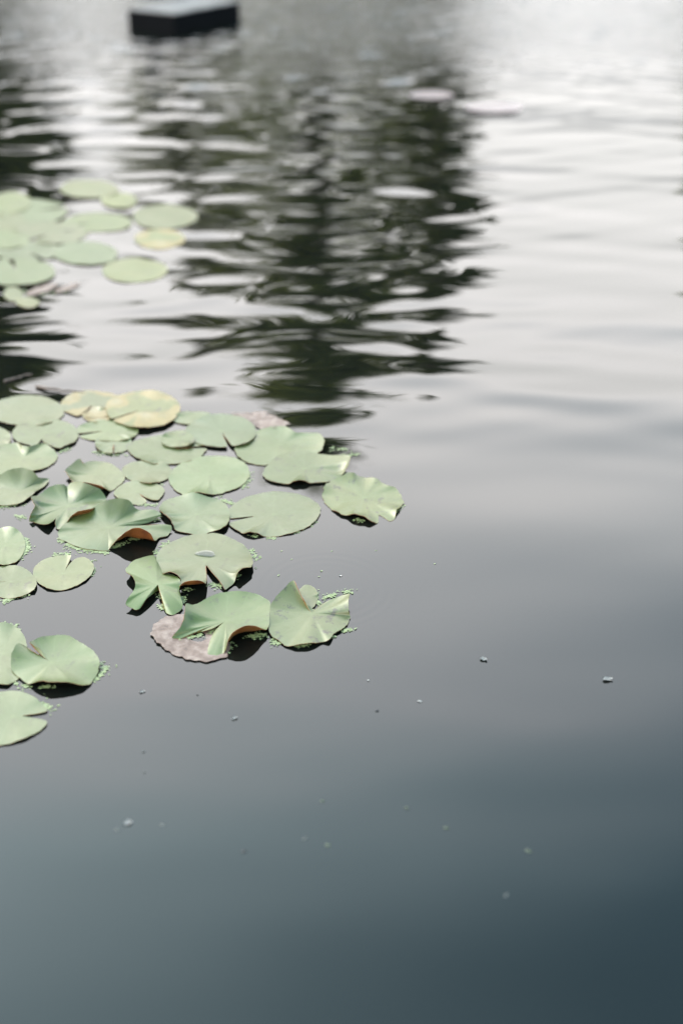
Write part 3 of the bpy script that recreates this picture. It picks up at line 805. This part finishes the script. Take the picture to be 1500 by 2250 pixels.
tag(dw, 'tiny green duckweed fringing the lily leaves', 'duckweed', kind='stuff')

# ------------------------------------------------------------------ small floating things
def tuft(label, px, py, size, seed, mat=M_PETAL, name='floating_petal', cat='petal', group='white petals on the open water'):
    """A crumpled petal: an irregular cupped scrap with a lifted edge."""
    g = random.Random(seed); ph = [g.uniform(0, 6.28) for _ in range(4)]
    n, rings = 18, 5
    vs, fs = [(0, 0, .0016)], []
    for j in range(1, rings + 1):
        f = j / rings
        for i in range(n):
            a = 6.2832 * i / n
            k = 1 + .16 * math.sin(2 * a + ph[0]) + .12 * math.sin(5 * a + ph[1])
            z = .0012 + size * .24 * f ** 2 * (.45 + .35 * math.sin(3 * a + ph[2]) + .2 * math.sin(7 * a + ph[3]))
            vs.append((math.cos(a) * size * f * k * (1 - .25 * f), math.sin(a) * size * .8 * f * k * (1 - .25 * f), max(z, .001)))
    bm = bmesh.new(); bv = [bm.verts.new(v) for v in vs]
    for i in range(n):
        bm.faces.new((bv[0], bv[1 + i], bv[1 + (i + 1) % n]))
    for j in range(rings - 1):
        for i in range(n):
            a, b = 1 + j * n + i, 1 + j * n + (i + 1) % n
            bm.faces.new((bv[a], bv[a + n], bv[b + n], bv[b]))
    ret = bmesh.ops.solidify(bm, geom=bm.faces[:], thickness=.0006)
    me = bpy.data.meshes.new(name); bm.to_mesh(me); bm.free()
    o = link(name, me, [mat]); p = at(px, py); o.location = p; o.rotation_euler.z = g.uniform(0, 6.28)
    tag(o, label, cat, group)
tuft('crumpled white petal on open water, rightmost of all', 1334, 1493, .0105, 1)
tuft('crumpled white petal on open water, left of the rightmost one', 1062, 1449, .0085, 2)
tuft('grey white petal scrap on open water below the brown leaf', 516, 1579, .0062, 3)
tuft('grey white petal scrap right of the bowl shaped leaf', 313, 1521, .006, 4)
tuft('largest pale petal near the lower left of the open water', 281, 1809, .0095, 5)

def seed_thing(label, px, py, rx, ry, mat, seed):
    g = random.Random(seed)
    me = blob_mesh('floating_seed', rx, ry, .0013, seed, 14, 4, .06)
    o = link('floating_seed', me, [mat]); o.location = at(px, py, .0006); o.rotation_euler.z = g.uniform(-.9, .9)
    tag(o, label, 'seed', 'seeds drifting on the open water')
for i, (label, px, py, s, mat) in enumerate((
    ('bright white speck on open water right of the spotted leaf', 922, 1541, .0036, M_PETAL),
    ('tiny pale speck between the spotted leaf and the bright white speck', 809, 1495, .0018, M_PETAL),
    ('dark speck left of the bright white speck', 828, 1562, .0030, M_SEEDD),
    ('faint dark speck below the arched leaf', 434, 1527, .0024, M_SEEDD),
    ('pale oval seed touching the lower left petal', 258, 1824, .0042, M_SEED),
    ('pale round seed just right of the largest pale petal', 358, 1813, .0046, M_SEED),
    ('pale seed in the lower middle of the open water', 670, 1843, .0048, M_SEED),
    ('faint seed right of the pale lower middle seed', 720, 1857, .0042, M_SEEDG),
    ('faint grey seed above the lower middle pair of seeds', 708, 1760, .0036, M_SEEDG),
    ('greenish ring like seed in the lower right half', 893, 1775, .0038, M_SEEDG),
    ('faint green seed right of the ring like seed', 980, 1819, .0038, M_SEEDG),
    ('bright green oval seed at lower right', 1160, 1870, .0050, M_SEEDG),
    ('pale brown seed, lowest of all at lower right', 1112, 1967, .0048, M_SEED),
    ('dark round speck left of the lower middle seed', 536, 1871, .0042, M_SEEDD),
    ('faint seed below the bowl shaped leaf', 316, 1652, .0026, M_SEED),
    ('faint greenish seed below the faint seed at left', 317, 1697, .0028, M_SEED),
)):
    seed_thing(label, px, py, s * 1.1, s * (.5, .8, .62)[i % 3], mat, 40 + i)
# an air bubble on the ringed water
me = blob_mesh('air_bubble', .003, .003, .0022, 3, 18, 6, 0.0)
ob = link('air_bubble', me, [M_DROP]); ob.location = at(748, 1265, .0004)
tag(ob, 'tiny clear bubble inside the faint rings behind the spotted leaf', 'bubble')

def twig(label, pts, r, seed):
    g = random.Random(seed)
    path = [at(p[0], p[1], p[2] / 1000) for p in pts]
    fine = []
    for a, b in zip(path[:-1], path[1:]):
        for k in range(4):
            fine.append(a.lerp(b, k / 4) + Vector((g.gauss(0, r * .5), g.gauss(0, r * .5), 0)))
    fine.append(path[-1])
    org = fine[0].copy()
    vs, fs = tube([p - org for p in fine], [r * (1 - .6 * i / len(fine)) for i in range(len(fine))], 7)
    o = link('floating_twig', mesh_np('twig', [v[:] for v in vs], fs), [M_TWIG]); o.location = org
    tag(o, label, 'twig', 'twigs behind the near cluster')
twig('dark twig lying behind the back row at the left edge', [(8, 838, 3), (30, 832, 4), (62, 824, 5), (70, 822, 4)], .004, 1)
twig('longer pinkish twig behind the yellowing leaf', [(76, 848, 3), (110, 853, 5), (150, 858, 4), (185, 862, 3)], .0045, 2)
